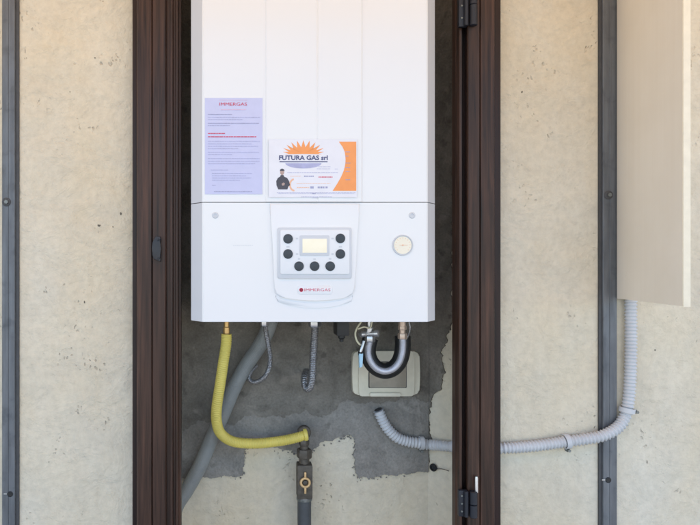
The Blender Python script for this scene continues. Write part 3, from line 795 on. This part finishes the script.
# ---------------------------------------------------------------- filling loop
yl = 0.03
loop = empty('filling_loop', P(384,372,yl), 'black sheathed pipe loop with silver braid under the boiler', 'filling loop')
U = [(370.5,338),(368.5,346),(368.2,354),(371,362),(377,368.5),(385,371),(393,368.5),(399,362),(401.8,354),(402.8,346),(402.6,336)]
link('rubber_sheath', tube(BM(), [P(a,c,yl+.022) for a, c in U], 0.0160, step=0.003, seg=22), RUB, loop, ang=80)
link('steel_hose', tube(BM(), [P(a,c+0.3,yl) for a, c in U], 0.0068, pitch=0.0026, amp=0.0003, seg=18), STEELH, loop, ang=80)
b = BM(); hexnut(b, P(402.4,339,yl), (0,0,1), 0.0092, 0.012); lathe(b, [(0.0062,0),(0.0062,0.014),(0.0075,0.015),(0.0075,0.034)], P(402.3,334,yl), (0,0,1), 20)
hexnut(b, P(402.3,330,yl), (0,0,1), 0.0085, 0.009)
link('copper_fitting', b, COPP, loop)
b = BM(); hexnut(b, P(370,342,yl), (0,0,1), 0.0105, 0.013)
lathe(b, [(0.0070,0),(0.0085,0.004),(0.0085,0.016),(0.0065,0.018),(0.0065,0.036)], P(369.4,336,yl), (0,0,1), 20)
lathe(b, [(0.0055,0),(0.0055,0.018),(0.0075,0.019),(0.0075,0.026),(0.004,0.028)], P(366,334,yl), (0.85,-0.5,0.1), 16)
lathe(b, [(0.0060,0),(0.0060,0.012),(0.0045,0.016)], P(365.5,334,yl), (-0.8,-0.6,0), 16)
link('fill_valve', b, STEEL, loop)
b = BM(); tube(b, [P(361,322,yl-.01), P(357,328,yl-.015), P(355.2,334,yl-.018), P(357,341,yl-.015), P(361,345,yl-.01), P(364,342,yl)], 0.0019, step=0.002, seg=10)
tube(b, [P(372,322,yl-.01), P(370,328,yl-.012), P(364,327,yl-.015), P(358,329,yl-.018)], 0.0016, step=0.002, seg=10)
link('cream_wire', b, CREAM, loop)
b = BM(); tube(b, [P(409,322,yl-.005), P(410,329,yl-.005), P(407.5,337,yl), P(404,341,yl)], 0.0016, step=0.002, seg=10)
link('thin_wire', b, BRAID, loop)
b = BM(); tube(b, [P(363.8,341,yl-.012), P(361.8,348,yl-.014), P(360.6,352,yl-.014)], 0.0034, step=0.002, seg=10); link('tap_stem', b, STEEL, loop)
b = BM(); prism(b, [(X(358.6,yl-.014),Z(353.5,yl-.014)),(X(362.8,yl-.014),Z(353.2,yl-.014)),(X(362.2,yl-.014),Z(366.5,yl-.014)),(X(359.2,yl-.014),Z(367.5,yl-.014))], front, yl-.011, yl-.018, 0.0012)
link('blue_handle', b, BLUE, loop)
b = lathe(BM(), [(0.0052,0),(0.0060,0.002),(0.0060,0.007),(0.0045,0.009)], P(360.8,355.5,yl-.012), (0.1,0,1), 16); link('black_collar', b, RUB, loop)

# ---------------------------------------------------------------- socket box
yS = YB-0.008
sock = empty('socket_box', P(384.5,394,yS), 'cream outdoor socket box with smoked lid behind the pipe loop', 'socket box')
def bowed(px0, px1, py0, py1, r, bow):
    pts = rrect(X(px0,yS), X(px1,yS), Z(py1,yS), Z(py0,yS), r, 8)
    cx = X((px0+px1)/2,yS); cz = Z((py0+py1)/2,yS); w = (X(px1,yS)-X(px0,yS))/2; h = (Z(py0,yS)-Z(py1,yS))/2
    out = []
    for i in range(len(pts)):
        a, b2 = Vector(pts[i]), Vector(pts[(i+1) % len(pts)]); k = max(1, int((b2-a).length/0.01))
        for t in range(k):
            p = a.lerp(b2, t/k); u, v = (p.x-cx)/w, (p.y-cz)/h
            out.append((p.x + math.copysign(bow, u)*(1-v*v)*(abs(u) > 0.9), p.y))
    return out
b = prism(BM(), bowed(352,417,350.5,393.5,0.010,0.0022), front, yS+0.001, yS-0.016, 0.004)
sb = link('housing', b, SOCK, sock, ang=50)
b = prism(BM(), bowed(357.5,411.5,349.8,394.4,0.006,-0.001), front, yS-0.0158, yS-0.0200, 0.002)
link('cover_plate', b, SOCK, sock, ang=50)
b = prism(BM(), rrect(X(366.6,yS), X(404.2,yS), Z(386,yS), Z(360,yS), 0.0016), front, yS-0.0202, yS-0.0208)
link('lid_recess', b, BLK, sock, smooth=False)
b = prism(BM(), rrect(X(367.4,yS), X(403.4,yS), Z(385.2,yS), Z(361,yS), 0.0016), front, yS-0.0206, yS-0.0232, 0.001)
link('smoked_lid', b, SOCK2, sock, ang=50)
b = prism(BM(), rrect(X(369.5,yS-.02), X(400,yS-.02), Z(396.0,yS-.02), Z(392.6,yS-.02), 0.002), front, yS-0.016, yS-0.0262, 0.0015)
link('opening_lip', b, SOCK, sock, ang=50)

# ---------------------------------------------------------------- conduit
rc = 0.0122
yk = YB-0.018
con = empty('cable_conduit', P(377,411,yk), 'light grey corrugated conduit running from the niche across the wall and up', 'conduit')
yo = -0.0135
def cs(px, py, o=0.0135):
    t = splay(px); return Vector((JR+t-o*h2, YB-t-o*h2, Z(py, YB-t)))
pts = [P(378.5,410.5,yk), P(382,419,yk), P(388,429,yk), P(397,437.5,yk), P(408,441.5,yk), P(417,442.8,yk), cs(431,443.4), cs(440,444), cs(449,444.8), cs(456,445.4), Vector((0.452, 0.09, Z(446.3,0.09))), Vector((0.453, 0.05, Z(447,0.05)))]
link('conduit', tube(BM(), pts, rc, pitch=0.0068, amp=0.0027, seg=20), COND, con, ang=80)
pts = [Vector((0.453, 0.05, Z(447,0.05))), Vector((0.456, 0.03, Z(447.3,0.03))), Vector((0.468, 0.008, Z(447.7,0))), P(490,448,.004), P(503,448,yo+.002), P(525,446.8,yo), P(545,444.6,yo), P(566,441.5,yo), P(585,439.2,yo-.004), P(600,436.5,yo-.008), P(612,431.5,yo-.008), P(620.5,424.5,yo-.004), P(625.8,414,yo), P(628.5,400,yo), P(630.0,380,yo), P(630.8,350,yo), P(630.8,320,yo), P(630.8,290,yo), P(630.8,200,yo), P(630.8,0,yo), P(630.8,-140,yo)]
link('conduit', tube(BM(), pts, rc*0.94, pitch=0.0068, amp=0.0027, seg=20), COND, con, ang=80)
b = lathe(BM(), [(0.0085,0),(0.0085,0.001)], P(378.2,409.6,yk), P(378.5,410.5,yk)-P(382,419,yk), 20)
link('conduit_mouth', b, BLK, con)
def clip(c, d, nrm, lab):
    """saddle clip round the conduit at c, pipe direction d, wall normal nrm"""
    c = Vector(c); d = Vector(d).normalized(); nrm = Vector(nrm).normalized(); s = d.cross(nrm).normalized()
    o = empty('pipe_clip', c, lab, 'pipe clip', 'saddle clips holding the grey conduit')
    b = BM(); r0, r1, w = rc+0.0002, rc+0.0022, 0.0045
    arc = []
    for i in range(21):
        a = R(-35+250*i/20) ; arc.append((math.cos(a), math.sin(a)))
    rings = []
    for (u, v) in arc:
        rings.append([b.verts.new(c + s*u*r + nrm*v*r + d*t) for r, t in ((r0,-w),(r1,-w),(r1,w),(r0,w))])
    for a, e in zip(rings, rings[1:]):
        for j in range(4): b.faces.new([a[j], a[(j+1)%4], e[(j+1)%4], e[j]])
    b.faces.new(rings[0]); b.faces.new(rings[-1][::-1])
    st = link('strap', b, COND, o, ang=40)
    b = BM(); lathe(b, [(0.0042,0),(0.0042,0.005),(0.0030,0.006),(0.0030,0.012),(0,0.012)], c + s*(r1+0.002) - nrm*0.004, nrm, 12)
    link('clip_screw', b, STEELD, o)
yq = yo
clip(P(566.5,441.4,yo), (1,0,0.13), (0,-1,0), 'small grey clip on the horizontal conduit, between wooden frame and steel post')
clip(P(627.0,410,yo), (0.18,0,1), (0,-1,0), 'small grey clip on the upright conduit, just right of the steel post')
clip(P(421.5,443,yk), (1,0,-0.02), (0,-1,0), 'small grey clip inside the niche at its right corner')

# wall plug in jamb
c = cs(434.5, 467, 0.0045)
b = lathe(BM(), [(0.0085,0),(0.0085,0.002),(0.0068,0.004),(0.0048,0.004),(0.0044,0.0012),(0,0.0012)], c, (-1,-1,0), 20)
pl = empty('wall_plug', c, 'black wall plug with a wire end, low on the right niche jamb', 'wall plug')
link('plug', b, RUB, pl)
b = tube(BM(), [c+Vector((-0.003,-0.004,0)), c+Vector((0.006,-0.012,0.001)), c+Vector((0.014,-0.020,0.003)), c+Vector((0.024,-0.030,0.002))], 0.0008, step=0.004, seg=8)
link('wire', b, IRON, pl)
# small chips in the render
b = BM(); rr = random.Random(2)
for px, py, w, h in ((99,225.5,3.4,3.2),(121,214,2.2,4.2),(113,227,1.6,1.6),(84.5,302,1.3,3.0),(655,350,1.6,1.6),(70,92,1.2,1.4),(95,58,2.2,1.2),(522,92,2.0,2.6),(647,462,1.0,4.0),(49,462,1.2,1.4)):
    k = 11; out = []
    for i in range(k):
        a = 2*math.pi*i/k; f_ = rr.uniform(0.55, 1.1)
        out.append((X(px)+w*f_*math.cos(a)*0.001*0.9, Z(py)+h*f_*math.sin(a)*0.001*0.9))
    prism(b, out, front, 0.001, -0.0006)
link('render_chips', b, simple('exposed_render', (0.13,0.115,0.09), 0.9), wall, smooth=False)

# ---------------------------------------------------------------- camera, light, world
cam = bpy.data.cameras.new('Camera'); co = bpy.data.objects.new('Camera', cam); col.objects.link(co)
co.location = (0, -DW, H); co.rotation_euler = (R(90), 0, 0)
cam.sensor_width = 36; cam.lens = 36*F/700; cam.clip_start = 0.05; cam.clip_end = 500
cam.shift_x = (350-VX)/700; cam.shift_y = (VY-262.5)/700
S.camera = co
EL, ROT = 52, 25
w = bpy.data.worlds.new('World'); S.world = w; w.use_nodes = True
nt = w.node_tree; bg = nt.nodes['Background']
sky = nt.nodes.new('ShaderNodeTexSky'); sky.sky_type = 'NISHITA'; sky.sun_disc = False
sky.sun_elevation = R(EL); sky.sun_rotation = R(ROT)
nt.links.new(sky.outputs[0], bg.inputs[0]); bg.inputs[1].default_value = 0.14
sd = bpy.data.lights.new('Sun', 'SUN'); so = bpy.data.objects.new('Sun', sd); col.objects.link(so)
sd.energy = 4.0; sd.angle = R(0.5); sd.color = (1.0, 0.93, 0.84)
d = Vector((math.sin(R(ROT))*math.cos(R(EL)), math.cos(R(ROT))*math.cos(R(EL)), math.sin(R(EL))))
so.rotation_euler = d.to_track_quat('Z', 'Y').to_euler(); so.location = (0, -3, 4)
S.view_settings.view_transform = 'Standard'; S.view_settings.look = 'None'
S.view_settings.gamma = 1; S.view_settings.use_curve_mapping = False; S.view_settings.exposure = 1.70
